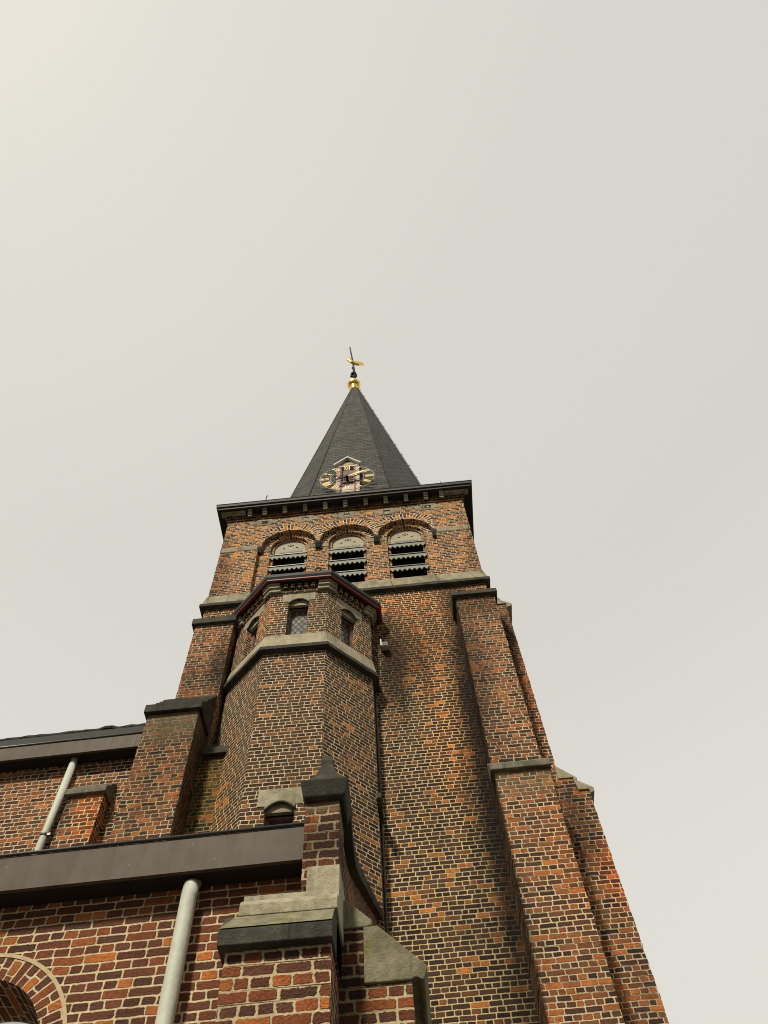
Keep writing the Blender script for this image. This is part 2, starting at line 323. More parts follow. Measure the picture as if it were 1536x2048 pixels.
def ground_mat():
    m, b, p = new_mat('stone_paving'); pos = b.n('ShaderNodeNewGeometry').outputs['Position']
    bt = b.n('ShaderNodeTexBrick'); b.put(bt.inputs['Vector'], pos); bt.inputs['Scale'].default_value = 3.; bt.inputs['Mortar Size'].default_value = .02
    bt.inputs['Color1'].default_value = (.085, .08, .07, 1); bt.inputs['Color2'].default_value = (.11, .105, .09, 1); bt.inputs['Mortar'].default_value = (.05, .048, .04, 1)
    col = b.mix(.5, bt.outputs[0], b.ramp(b.noise(pos, .8, 5)[0], [(.3, (.7, .7, .7)), (.7, (1.2, 1.2, 1.2))]), 'MULTIPLY')
    finish(b, p, col, .85); return m
M['ground'] = ground_mat()

# ------------------------------------------------------------------ mesh helpers
class MB:
    def __init__(s): s.v = []; s.f = []; s.uv = []; s.mi = []; s.sm = []
    def poly(s, pts, uv=None, mi=0, smooth=False):
        i = len(s.v); pts = [Vector(p) for p in pts]; s.v += pts
        s.f.append(list(range(i, i + len(pts)))); s.mi.append(mi); s.sm.append(smooth)
        if uv is None:
            n = Vector((0, 0, 0))
            for a, b in zip(pts, pts[1:] + pts[:1]): n += Vector(((a.y - b.y) * (a.z + b.z), (a.z - b.z) * (a.x + b.x), (a.x - b.x) * (a.y + b.y)))
            if n.length > 1e-12: n.normalize()
            if abs(n.z) > .92: uv = [(p.x, p.y) for p in pts]
            else:
                t = Vector((0, 0, 1)).cross(n).normalized(); w = n.cross(t)
                uv = [(p.dot(t), p.dot(w)) for p in pts]
        s.uv += uv; return s
    def box(s, x0, x1, y0, y1, z0, z1, mi=0):
        P = [(x, y, z) for z in (z0, z1) for y in (y0, y1) for x in (x0, x1)]
        for q in ((0, 1, 5, 4), (1, 3, 7, 5), (3, 2, 6, 7), (2, 0, 4, 6), (4, 5, 7, 6), (2, 3, 1, 0)): s.poly([P[k] for k in q], mi=mi)
        return s
    def rag(s, x0, x1, y0, y1, z0, z1, j=.006, h=.066):
        """brick block whose corners wander course by course"""
        k0 = math.floor(z0 / h); zs = [z0] + [k * h for k in range(k0 + 1, math.ceil(z1 / h)) if z0 + .01 < k * h < z1 - .01] + [z1]
        prev = None
        for za, zb in zip(zs, zs[1:]):
            J = [(random.uniform(-j, j * .4), random.uniform(-j, j * .4)) for _ in range(4)]
            C = [(x0 - J[0][0], y0 - J[0][1]), (x1 + J[1][0], y0 - J[1][1]), (x1 + J[2][0], y1 + J[2][1]), (x0 - J[3][0], y1 + J[3][1])]
            B = [(x0, y0), (x1, y0), (x1, y1), (x0, y1)]
            for i in range(4):
                n = (i + 1) % 4; ax = 0 if i in (0, 2) else 1
                s.poly([(*C[i], za), (*C[n], za), (*C[n], zb), (*C[i], zb)], uv=[(B[i][ax], za), (B[n][ax], za), (B[n][ax], zb), (B[i][ax], zb)])
                if prev: s.poly([(*prev[i], za), (*prev[n], za), (*C[n], za), (*C[i], za)], uv=[(B[i][ax], za), (B[n][ax], za), (B[n][ax], za + .004), (B[i][ax], za + .004)])
            prev = C
        s.poly([(*c, z1) for c in prev]); return s
    def prism(s, loop0, loop1, caps=True, mi=0, smooth=False):
        n = len(loop0)
        for i in range(n):
            j = (i + 1) % n; s.poly([loop0[i], loop0[j], loop1[j], loop1[i]], mi=mi, smooth=smooth)
        if caps: s.poly(list(reversed(loop0)), mi=mi); s.poly(loop1, mi=mi)
        return s
    def profile_x(s, yz, x0, x1, mi=0):      # profile in YZ swept along X
        return s.prism([(x0, y, z) for y, z in yz], [(x1, y, z) for y, z in yz], mi=mi)
    def profile_y(s, xz, y0, y1, mi=0):
        return s.prism([(x, y0, z) for x, z in xz], [(x, y1, z) for x, z in xz], mi=mi)
    def loft(s, loops, caps=True, mi=0, smooth=False):
        for a, b in zip(loops, loops[1:]): s.prism(a, b, caps=False, mi=mi, smooth=smooth)
        if caps: s.poly(list(reversed(loops[0])), mi=mi); s.poly(loops[-1], mi=mi)
        return s
    def tube(s, pts, r, n=10, mi=0):
        pts = [Vector(p) for p in pts]; loops = []; R = r if isinstance(r, (list, tuple)) else [r] * len(pts)
        for i, p in enumerate(pts):
            d = (pts[min(i + 1, len(pts) - 1)] - pts[max(i - 1, 0)]).normalized()
            a = d.cross(Vector((0, 0, 1)) if abs(d.z) < .9 else Vector((1, 0, 0))).normalized(); c = d.cross(a)
            loops.append([p + (a * math.cos(2 * math.pi * k / n) + c * math.sin(2 * math.pi * k / n)) * R[i] for k in range(n)])
        return s.loft(loops, mi=mi, smooth=True)
    def lathe(s, prof, cx, cy, n=32, mi=0):
        loops = [[(cx + r * math.cos(2 * math.pi * k / n), cy + r * math.sin(2 * math.pi * k / n), z) for k in range(n)] for r, z in prof]
        return s.loft(loops, mi=mi, smooth=True)
    def build(s, name, mats, parent=None, bevel=0.):
        me = bpy.data.meshes.new(name); off = parent['_base'] if parent and '_base' in parent else (0, 0, 0)
        o0 = Vector(off); me.from_pydata([p - o0 for p in s.v], [], s.f); me.update()
        ul = me.uv_layers.new(name='UVMap'); k = 0
        for pl in me.polygons:
            pl.material_index = s.mi[pl.index]; pl.use_smooth = s.sm[pl.index]
            for li in pl.loop_indices: ul.data[li].uv = s.uv[k]; k += 1
        for mt in (mats if isinstance(mats, (list, tuple)) else [mats]): me.materials.append(M[mt])
        bm = bmesh.new(); bm.from_mesh(me); bmesh.ops.remove_doubles(bm, verts=bm.verts, dist=1e-5); bmesh.ops.recalc_face_normals(bm, faces=bm.faces); bm.to_mesh(me); bm.free()
        o = bpy.data.objects.new(name, me); S.collection.objects.link(o)
        if parent: o.parent = parent; o['_base'] = off
        if bevel:
            bv = o.modifiers.new('soft_edges', 'BEVEL'); bv.width = bevel; bv.segments = 2; bv.limit_method = 'ANGLE'; bv.angle_limit = math.radians(25)
        return o
def thing(name, label, cat, loc):
    o = bpy.data.objects.new(name, None); S.collection.objects.link(o); o.location = loc
    o['_base'] = tuple(loc); o['label'] = label; o['category'] = cat; o.empty_display_size = .3
    return o

def wall_holes(m, y, x0, x1, z0, z1, openings, depth, reveal=True, n=20, frame=None, mi=0):
    """vertical wall sheet facing -Y with openings (xa, xb, zbot, zspring, arch radius or 0); frame maps (u, depth, z) to world"""
    F = frame or (lambda u, d, z: (u, y + d, z))
    ops = sorted(openings); cur = x0
    for (xa, xb, zb, zs, r) in ops:
        if xa > cur: m.poly([F(cur, 0, z0), F(xa, 0, z0), F(xa, 0, z1), F(cur, 0, z1)], mi=mi)
        if zb > z0: m.poly([F(xa, 0, z0), F(xb, 0, z0), F(xb, 0, zb), F(xa, 0, zb)], mi=mi)
        xc = (xa + xb) / 2
        if r: top = [(xc - r * math.cos(math.pi * k / n), zs + r * math.sin(math.pi * k / n)) for k in range(n + 1)]
        else: top = [(xa, zs), (xb, zs)]
        for (a, za), (c, zc) in zip(top, top[1:]):
            if c - a > 1e-6: m.poly([F(a, 0, za), F(c, 0, zc), F(c, 0, z1), F(a, 0, z1)], mi=mi)
        if reveal:
            path = [(xa, zb)] + ([] if r else []) + top + [(xb, zb)]
            L = 0.
            for (a, za), (c, zc) in zip(path, path[1:]):
                s = math.hypot(c - a, zc - za)
                m.poly([F(a, 0, za), F(a, depth, za), F(c, depth, zc), F(c, 0, zc)], uv=[(0, L), (depth, L), (depth, L + s), (0, L + s)], mi=mi); L += s
            if zb > z0 + 1e-6: m.poly([F(xa, 0, zb), F(xb, 0, zb), F(xb, depth, zb), F(xa, depth, zb)], mi=mi)
        cur = xb
    if x1 > cur: m.poly([F(cur, 0, z0), F(x1, 0, z0), F(x1, 0, z1), F(cur, 0, z1)], mi=mi)

def arch_ring(m, y, xc, zs, r0, r1, a0=0., a1=math.pi, thick=.02, clip=None, n=36, mi=0):
    """ring of radial bricks on the wall face, standing `thick` proud"""
    rm = (r0 + r1) / 2
    for k in range(n):
        t0 = a0 + (a1 - a0) * k / n; t1 = a0 + (a1 - a0) * (k + 1) / n
        def ro(t):
            c = abs(math.cos(t)); return r1 if (clip is None or c * r1 <= clip) else max(r0 + .002, clip / c)
        q = [(r0, t0), (r0, t1), (ro(t1), t1), (ro(t0), t0)]
        P = [(xc + r * math.cos(t), y - thick, zs + r * math.sin(t)) for r, t in q]
        m.poly(P, uv=[(r, t * rm) for r, t in q], mi=mi)
        B = [(p[0], y + .0, p[2]) for p in P]
        m.poly([P[0], P[1], B[1], B[0]], uv=[(0, t0 * rm), (0, t1 * rm), (.02, t1 * rm), (.02, t0 * rm)], mi=mi)
        m.poly([P[2], P[3], B[3], B[2]], uv=[(0, t1 * rm), (0, t0 * rm), (.02, t0 * rm), (.02, t1 * rm)], mi=mi)
    return m

# ------------------------------------------------------------------ ground
g = MB().poly([(-400, -400, 0), (400, -400, 0), (400, 400, 0), (-400, 400, 0)]).build('ground', 'ground'); g['kind'] = 'structure'

# ================================================================== CHURCH TOWER
TX0, TX1, TY0, TY1 = -3.76, 1.90, 9.0, 14.6
ZS = 15.10                                             # foot of the belfry
tower = thing('church_tower', 'tall square brick church tower with louvred belfry arches and pointed dark slate spire', 'tower', (-.93, 9.0, 0)); tower.rotation_euler.z = math.radians(-.65)
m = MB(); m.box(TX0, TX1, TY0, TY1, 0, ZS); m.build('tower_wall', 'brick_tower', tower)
# belfry stage: three stepped arch orders on the front
AC = [-2.215, -.89, .435]; RA, ZSP = .62, 17.35
m = MB(); ZT = 18.64
lo = [(-2.91, -2.835, 15.1, 17.35, 0)]                 # narrow strip between recess edge and first arch is closed by a corbel
segs = [(c - RA, c + RA, 15.1, ZSP, RA) for c in AC]
# front sheet with the recess: arches cut it, strips between arches hang from the corbels
wall_holes(m, TY0, TX0, -2.91, ZS, ZT, [], .12)
wall_holes(m, TY0, -2.91, 1.13, ZSP, ZT, [(c - RA, c + RA, ZSP, ZSP, RA) for c in AC], .12)
wall_holes(m, TY0, 1.13, TX1, ZS, ZT, [], .12)
for xa in (-2.91, 1.13):
    m.poly([(xa, TY0, ZS), (xa, TY0 + .12, ZS), (xa, TY0 + .12, ZSP), (xa, TY0, ZSP)])
for xa, xb in ((-2.91, AC[0] - RA), (AC[0] + RA, AC[1] - RA), (AC[1] + RA, AC[2] - RA), (AC[2] + RA, 1.13)):
    m.poly([(xa, TY0, ZSP), (xb, TY0, ZSP), (xb, TY0 + .12, ZSP), (xa, TY0 + .12, ZSP)])
m.poly([(TX0, TY0, ZS), (TX0, TY1, ZS), (TX0, TY1, ZT), (TX0, TY0, ZT)]); m.poly([(TX1, TY0, ZS), (TX1, TY1, ZS), (TX1, TY1, ZT), (TX1, TY0, ZT)])
m.poly([(TX0, TY1, ZS), (TX1, TY1, ZS), (TX1, TY1, ZT), (TX0, TY1, ZT)])
# second order
R2, ZSP2, Y2 = .425, 17.42, TY0 + .12
wall_holes(m, Y2, -2.93, 1.15, ZS, 18.05, [(c - R2, c + R2, 15.55, ZSP2, R2) for c in AC], .065)
# third order
R3, Y3 = .36, TY0 + .185
wall_holes(m, Y3, -2.8, 1.0, ZS, 17.98, [(c - R3, c + R3, 15.55, 17.44, R3) for c in AC], .16)
for x0, x1 in ((TX0 - .004, TX0 + .22), (TX1 - .22, TX1 + .004)): m.rag(x0, x1, TY0 - .003, TY0 + .4, ZS, ZT, .009, .066)
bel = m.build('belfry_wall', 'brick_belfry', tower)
for c in AC:
    m = MB(); arch_ring(m, TY0, c, ZSP, RA, RA + .25, thick=.006, clip=.662)
    a = m.build('outer_arch', 'brick_arch', tower)
    m = MB(); arch_ring(m, Y2, c, ZSP2, R2, R2 + .19, thick=.006); m.build('inner_arch', 'brick_arch', a)
    m = MB(); arch_ring(m, Y3, c, 17.44, R3, R3 + .10, thick=.006); m.build('inner_arch', 'brick_arch', a)
# louvred openings
for c in AC:
    m = MB().box(c - .345, c + .345, Y3 + .12, Y3 + .15, 15.56, 17.80); lou = m.build('louvre_window', 'dark', tower)
    m = MB(); n = 20; r = .355
    L0 = [(c - r, Y3 + .03, 17.15)] + [(c - r * math.cos(math.pi * k / n), Y3 + .03, 17.44 + r * math.sin(math.pi * k / n)) for k in range(n + 1)] + [(c + r, Y3 + .03, 17.15)]
    m.prism(L0, [(x, y + .04, z) for x, y, z in L0]); m.build('tympanum', 'tympanum', lou)
    for dx, dz, w, h in ((-.055, .215, .020, .020), (.055, .215, .020, .020), (0, .25, .020, .018), (0, .185, .034, .014), (-.15, .11, .028, .020), (.15, .11, .028, .020)):
        lp = [(c + dx + w * math.cos(2 * math.pi * k / 12), Y3 + .026, 17.40 + dz + h * math.sin(2 * math.pi * k / 12)) for k in range(12)]
        MB().prism(lp, [(x, y + .006, z) for x, y, z in lp]).build('pierced_hole', 'dark', lou)
    for k in range(4):                                  # louvre boards with sawtooth aprons
        zt = 17.09 - .485 * k; w = .415; yf = TY0 + .14; m = MB()
        m.profile_x([(yf, zt - .02), (yf, zt + .012), (Y3 + .10, zt + .24), (Y3 + .10, zt + .21)], c - w, c + w, mi=1)
        T = 8; bot = []
        for q in range(T):
            xa = c - w + 2 * w * q / T; xb = c - w + 2 * w * (q + 1) / T; bot += [(xa, zt - .09), ((xa + xb) / 2, zt - .175)]
        bot.append((c + w, zt - .09))
        for (a, za), (b_, zb) in zip(bot, bot[1:]):
            lp = [(a, yf - .012, za), (b_, yf - .012, zb), (b_, yf - .012, zt - .008), (a, yf - .012, zt - .008)]
            m.prism(lp, [(x, y + .022, z) for x, y, z in lp])
        m.box(c - w - .004, c + w + .004, yf - .03, yf + .02, zt - .006, zt + .014, mi=2)
        m.build('louvre_slat', ['louvre', 'louvre_top', 'zinc_line'], lou)
    if c == AC[0] or c == AC[1] or c == AC[2]:          # serrated board showing under the tympanum
        m = MB(); T = 7; w = .27
        for q in range(T):
            xa = c - w + 2 * w * q / T; xb = xa + 2 * w / T
            m.prism([(xa, Y3 + .005, 17.14), (xb, Y3 + .005, 17.14), (xb, Y3 + .005, 17.33), (xa + .01, Y3 + .005, 17.27)], [(xa, Y3 + .028, 17.14), (xb, Y3 + .028, 17.14), (xb, Y3 + .028, 17.33), (xa + .01, Y3 + .028, 17.27)])
        m.build('louvre_slat', 'louvre_top', lou)
# dark corbels between the arches, pale impost stones
for x0, x1 in ((-2.925, -2.825), (-1.61, -1.49), (-.285, -.165), (1.045, 1.145)):
    MB().profile_x([(TY0 - .012, 17.36), (TY0 - .012, 17.28), (TY0 + .05, 17.17), (TY0 + .13, 17.17), (TY0 + .13, 17.36)], x0, x1).build('arch_corbel', 'stone_dark', tower, .008)
imp = [(-2.90, AC[0] - R2)] + [(a + R2, b_ - R2) for a, b_ in zip(AC, AC[1:])] + [(AC[2] + R2, 1.12)]
for xa, xb in imp: MB().box(xa, xb, Y2 - .006, Y2 + .1, 17.28, 17.43).build('impost_stone', 'stone', tower)
for c in AC:
    for s in (-1, 1): MB().box(c + s * R3 if s > 0 else c - R2, c + R2 if s > 0 else c - R3, Y3 - .005, Y3 + .12, 17.30, 17.45).build('impost_stone', 'stone', tower)
for xa, xb in ((TX0 - .006, -2.93), (1.15, TX1 + .006)): MB().box(xa, xb, TY0 - .008, TY0 + .2, 17.23, 17.40).build('impost_band', 'stone', tower)
# belfry sill course: pale sloped course above a dark drip edge, right round the tower
def ring_course(name, mat, prof, bev=.008):
    loops = []
    for o, z in prof: loops.append([(TX0 - o, TY0 - o, z), (TX1 + o, TY0 - o, z), (TX1 + o, TY1 + o, z), (TX0 - o, TY1 + o, z)])
    return MB().loft(loops).build(name, mat, tower, bev)
ring_course('sill_course', 'stone', [(.075, 15.115), (.012, 15.46), (-.3, 15.50)])
ring_course('drip_course', 'stone_dark', [(.02, 14.985), (.10, 15.0), (.10, 15.085), (.075, 15.115)])
for k, (xa, xb) in enumerate([(-2.62 - .02, -2.62 + .02)]): pass
# pierced stones under the eaves
for k, (x, z) in enumerate(((-2.86, 18.47), (-1.88, 18.46), (-.89, 18.44), (.07, 18.42), (1.05, 18.46))):
    m = MB(); y0, y1 = TY0 - .007, TY0 + .02
    m.box(x - .31, x - .078, y0, y1, z - .068, z + .068); m.box(x + .078, x + .31, y0, y1, z - .068, z + .068)
    m.box(x - .17, x + .17, y0 - .0015, y1, z + .068, z + .145); m.box(x - .17, x + .17, y0 - .0015, y1, z - .145, z - .068)
    st = m.build('putlog_stone', 'stone', tower)
    MB().box(x - .078, x + .078, TY0 - .003, TY0 + .01, z - .068, z + .068).build('putlog_hole', 'dark', st)
    if k in (1, 2, 3): MB().box(x - .062, x + .066, TY0 - .0055, TY0 + .01, z - .062, z + .034 - .012 * k).build('putlog_plug', 'stone_light', st)
    if k == 4: MB().box(x - .03, x + .03, TY0 - .0055, TY0 + .01, z - .03, z + .03).build('putlog_plug', 'tympanum', st)
# cornice
CZ0 = 18.64
def ring_box(o, z0, z1): return [[(TX0 - o, TY0 - o, z), (TX1 + o, TY0 - o, z), (TX1 + o, TY1 + o, z), (TX0 - o, TY1 + o, z)] for z in (z0, z1)]
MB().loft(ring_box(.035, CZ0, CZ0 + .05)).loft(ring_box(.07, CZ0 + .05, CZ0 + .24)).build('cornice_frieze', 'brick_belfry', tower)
cor = MB().loft([l for o, z in ((.20, 18.875), (.25, 18.875), (.25, 18.94), (.285, 18.96), (.285, 19.05), (.30, 19.075), (.20, 19.08)) for l in [ring_box(o, z, z)[0]]]).build('cornice', 'black_paint', tower)
for x in (-3.23, -2.87, -2.38, -1.89, -1.40, -.91, -.42, .07, .56, 1.04, 1.42):
    m = MB(); m.profile_x([(8.80, 18.83), (8.80, 18.872), (8.93, 18.872), (8.93, 18.70), (8.895, 18.70), (8.885, 18.745), (8.855, 18.76), (8.85, 18.80)], x - .052, x + .052)
    m.build('cornice_corbel', 'stone', tower, .006)
for sx, xc in ((-1, TX0), (1, TX1)):                     # white corner mouldings
    m = MB()
    a = (xc + sx * .17, xc - sx * .42)
    m.profile_x([(8.82, 18.835), (8.82, 18.873), (8.95, 18.873), (8.95, 18.80), (8.91, 18.81)], min(a), max(a))
    m.build('corner_moulding', 'stone', tower, .006)
MB().tube([(-2.84, 8.72, 19.05), (-2.85, 8.71, 19.20), (-2.83, 8.72, 19.34)], .012, 6).build('cornice_hook', 'iron', tower)
MB().tube([(1.45, 8.72, 19.05), (1.45, 8.71, 19.15)], .010, 6).build('cornice_hook', 'iron', tower)
# roof skirt + spire
SC = Vector((-.84, 11.75)); AP = 2.63; SB, STOP = 19.3, 35.2
def octa(ap, z, c=SC):
    R_ = ap / math.cos(math.pi / 8); return [(c.x + R_ * math.cos(math.pi / 8 + k * math.pi / 4), c.y + R_ * math.sin(math.pi / 8 + k * math.pi / 4), z) for k in range(8)]
m = MB(); sk0 = ring_box(.26, 19.06, 19.06)[0]
m.prism(sk0, [(SC.x + sx * 2.5, SC.y + sy * 2.5, 19.42) for sx, sy in ((-1, -1), (1, -1), (1, 1), (-1, 1))])
m.build('spire_skirt', 'slate', tower)
m = MB().loft([octa(AP + .03, SB), octa(.135, STOP)]); spire = m.build('spire', 'slate', tower)
for k in range(8):
    a = Vector(octa(AP + .035, SB)[k]); b_ = Vector(octa(.14, STOP)[k]); MB().tube([a, b_], .014, 6).build('hip_capping', 'slate', spire)
# dormer behind the dial
DX, DY = -.89, 9.20
dm = MB()
dm.box(DX - .22, DX + .22, DY + .07, DY + 1.0, 20.0, 21.62)
dorm = dm.build('clock_dormer', 'purple_wood', tower)
for s in (-1, 1): MB().box(DX + s * .265 - .05, DX + s * .265 + .05, DY, DY + .9, 19.7, 21.66).build('dormer_post', 'white_wood', dorm)
MB().box(DX - .31, DX + .31, DY - .02, DY + .10, 21.60, 21.68).build('dormer_beam', 'white_wood', dorm)
MB().profile_y([(DX - .31, 21.68), (DX + .31, 21.68), (DX, 22.04)], DY + .01, DY + .9).build('dormer_gable', 'white_wood', dorm)
m = MB(); m.profile_y([(DX - .20, 21.74), (DX - .12, 21.86), (DX, 21.90), (DX + .12, 21.86), (DX + .20, 21.74)], DY - .005, DY + .02); m.build('gable_panel', 'tympanum', dorm)
MB().prism([(DX + .055 * math.cos(k * math.pi / 5), DY - .012, 21.95 + .035 * math.sin(k * math.pi / 5)) for k in range(10)], [(DX + .055 * math.cos(k * math.pi / 5), DY + .02, 21.95 + .035 * math.sin(k * math.pi / 5)) for k in range(10)]).build('gable_hole', 'dark', dorm)
m = MB()
for s in (-1, 1):
    m.profile_y([(DX + s * .355, 21.62), (DX, 22.05), (DX, 22.12), (DX + s * .385, 21.66)], DY - .10, DY + 1.0)
m.build('dormer_roof', 'roof_white', dorm)
MB().box(DX - .165, DX + .165, DY + .02, DY + .08, 19.8, 20.62).build('dormer_panel', 'white_wood', dorm)
for s in (-1, 1): MB().box(DX + s * .19 - .025, DX + s * .19 + .025, DY - .005, DY + .08, 19.8, 21.6).build('dormer_batten', 'purple_wood', dorm)
MB().profile_y([(DX - .165, 20.62), (DX + .165, 20.62), (DX, 20.86)], DY - .02, DY + .06).build('dormer_panel', 'purple_wood', dorm)

# front and side buttresses of the tower
def cap(profile, x0, x1, mat, parent, bev=.012): return MB().profile_x(profile, x0, x1).build('weathering', mat, parent, bev)
# right front buttress, upper and lower stage
b1 = MB().rag(1.18, 1.90, 8.52, 9.02, 0, 13.86).build('buttress', 'brick_buttress', tower)
cap([(8.44, 13.86), (8.44, 13.97), (8.47, 14.0), (9.01, 14.42), (9.01, 13.86)], 1.12, 1.96, 'stone_dark', b1)
b2 = MB().rag(1.178, 1.925, 8.33, 8.53, 0, 9.42).build('buttress', 'brick_buttress', tower)
cap([(8.27, 9.42), (8.27, 9.525), (8.30, 9.56), (8.53, 9.78), (8.53, 9.42)], 1.13, 1.955, 'stone_grey', b2)
# right side buttress, two stages
b3 = MB().rag(1.88, 2.21, 9.15, 9.95, 0, 14.42).build('buttress', 'brick_buttress', tower)
MB().profile_y([(1.90, 14.42), (1.90, 14.80), (2.0, 14.76), (2.13, 14.58), (2.13, 14.54), (2.32, 14.40), (2.31, 14.33), (2.21, 14.30), (2.21, 14.42)], 9.13, 9.97).build('weathering', 'stone', b3, .008)
b4 = MB().rag(2.19, 2.57, 9.14, 10.0, 0, 9.72).box(2.19, 2.40, 9.142, 9.998, 9.72, 9.94).build('buttress', 'brick_buttress', tower)
MB().profile_y([(2.185, 9.94), (2.185, 10.18), (2.21, 10.17), (2.455, 9.925), (2.44, 9.885), (2.40, 9.885), (2.40, 9.94)], 9.125, 10.02).build('weathering', 'stone', b4, .006)
MB().profile_y([(2.42, 9.70), (2.40, 9.88), (2.435, 9.88), (2.64, 9.72), (2.635, 9.65), (2.57, 9.62), (2.57, 9.70)], 9.12, 10.025).build('weathering', 'stone', b4, .006)
# left front buttress: upper stage, deep lower stage with stepped top, mossy return wall
b5 = MB().rag(-3.64, -2.93, 8.50, 9.02, 0, 13.74).build('buttress', 'brick_buttress', tower)
cap([(8.43, 13.74), (8.43, 13.90), (8.46, 13.93), (9.01, 14.30), (9.01, 13.74)], -3.70, -2.88, 'stone_dark', b5)
b6 = MB().rag(-3.77, -3.0, 8.0, 8.98, 0, 10.86).build('buttress', 'brick_buttress', tower)
m = MB(); st = [(7.93, 10.86), (7.93, 11.02)]
for k in range(5): st += [(8.02 + .11 * k, 11.05 + .155 * k), (8.02 + .11 * k, 11.10 + .155 * k)]
st += [(8.55, 11.84), (8.55, 10.86)]
m.profile_x(st, -3.82, -2.95); m.build('stepped_weathering', 'stone_black', b6, .008)
b7 = MB().box(-3.02, -2.5, 8.48, 8.99, 0, 10.38).build('return_wall', 'brick_mossy', tower)
m = MB(); st = [(8.41, 10.38), (8.41, 10.50)]
for k in range(4): st += [(8.47 + .09 * k, 10.53 + .12 * k), (8.47 + .09 * k, 10.57 + .12 * k)]
st += [(8.99, 10.98), (8.99, 10.38)]
m.profile_x(st, -2.949, -2.5); m.build('stepped_weathering', 'stone_dark', b7, .008)
# ================================================================== STAIR TURRET
tur = thing('stair_turret', 'eight-sided brick stair turret with small leaded windows and black eaves against the tower front', 'turret', (-1.65, 9.22, 0))
TC = Vector((-1.65, 9.22)); TA = 1.22; HS = TA * math.tan(math.pi / 8)
def toct(o, z): return octa(TA + o, z, TC)
ZW0, ZW1, ZTOP = 12.45, 13.43, 13.90
def face_frame(k, off=0.):
    a = -math.pi / 2 + k * math.pi / 4; nx, ny = math.cos(a), math.sin(a); tx, ty = -ny, nx
    return lambda u, d, z: (TC.x + nx * (TA - d + off) + tx * u, TC.y + ny * (TA - d + off) + ty * u, z)
m = MB()
for k in range(8):
    F = face_frame(k)
    ops = []
    if k in (0, 1, 7, 2): ops = [(-.18, .18, ZW0, ZW1 + .13, 0)]
    wall_holes(m, 0, -HS, HS, 12.1, ZTOP, ops, .20, frame=F)
    lops = [(-.19, .19, 7.9, 8.96, 0)] if k == 0 else []
    wall_holes(m, 0, -HS, HS, 0, 12.1, lops, .20, frame=F)
m.build('turret_wall', 'brick_turret', tur)
MB().loft([toct(-.26, 0.02), toct(-.26, 14.0)]).build('turret_core', 'dark', tur)
def turret_window(k, z0, z1, u0, u1):
    F = face_frame(k); w = MB()
    w.poly([F(u0, .185, z0), F(u1, .185, z0), F(u1, .185, z1), F(u0, .185, z1)], uv=[(u0, z0), (u1, z0), (u1, z1), (u0, z1)])
    win = w.build('turret_window', 'glass', tur)
    fr = MB(); t = .035
    for a, b_, c, d in ((u0, u0 + t, z0, z1), (u1 - t, u1, z0, z1), (u0 + t, u1 - t, z0, z0 + t), (u0 + t, u1 - t, z1 - t, z1)):
        fr.prism([F(a, .13, c), F(b_, .13, c), F(b_, .13, d), F(a, .13, d)], [F(a, .195, c), F(b_, .195, c), F(b_, .195, d), F(a, .195, d)])
    fr.build('window_frame', 'purple_wood', win)
    li = MB(); zl0, zl1 = z1 + .02, z1 + .345; W = .295
    arc = [(u0 - .005 + (u1 - u0 + .01) * i / 14, z1 + .005 + .13 * math.sin(math.pi * i / 14) ** .8) for i in range(15)]
    # lintel stone with a segmental opening cut in its foot
    xs = [-W, u0 - .005] ; 
    def q(a, b_, c, d): li.prism([F(a, -.008, c), F(b_, -.008, c), F(b_, -.008, d), F(a, -.008, d)], [F(a, .06, c), F(b_, .06, c), F(b_, .06, d), F(a, .06, d)])
    q(-W, u0 - .005, zl0 + .05, zl1); q(u1 + .005, W, zl0 + .05, zl1)
    for (a, za), (b_, zb) in zip(arc, arc[1:]):
        li.prism([F(a, -.008, za), F(b_, -.008, zb), F(b_, -.008, zl1), F(a, -.008, zl1)], [F(a, .06, za), F(b_, .06, zb), F(b_, .06, zl1), F(a, .06, zl1)])
    li.build('lintel', 'stone_light', win)
    # inset tympanum stone and dark moulding following the arch
    ty_ = MB(); ty_.prism([F(u0 + .002, .045, z1)] + [F(a, .045, zz) for a, zz in arc] + [F(u1 - .002, .045, z1)], [F(u0 + .002, .10, z1)] + [F(a, .10, zz) for a, zz in arc] + [F(u1 - .002, .10, z1)])
    ty_.build('lintel_tympanum', 'stone_light', win)
    MB().tube([F(a, .0, zz - .004) for a, zz in arc], .018, 6).build('hood_mould', 'stone_dark', win)
for k in (0, 1, 7, 2): turret_window(k, ZW0, ZW1, -.18, .18)
turret_window(0, 7.9, 8.83, -.19, .19)
MB().loft([toct(.075, 12.145), toct(.015, 12.50), toct(-.15, 12.52)]).build('sill_course', 'stone_light', tur, .006)
MB().loft([toct(.015, 12.03), toct(.10, 12.045), toct(.10, 12.125), toct(.075, 12.145)]).build('drip_course', 'stone_dark', tur, .006)
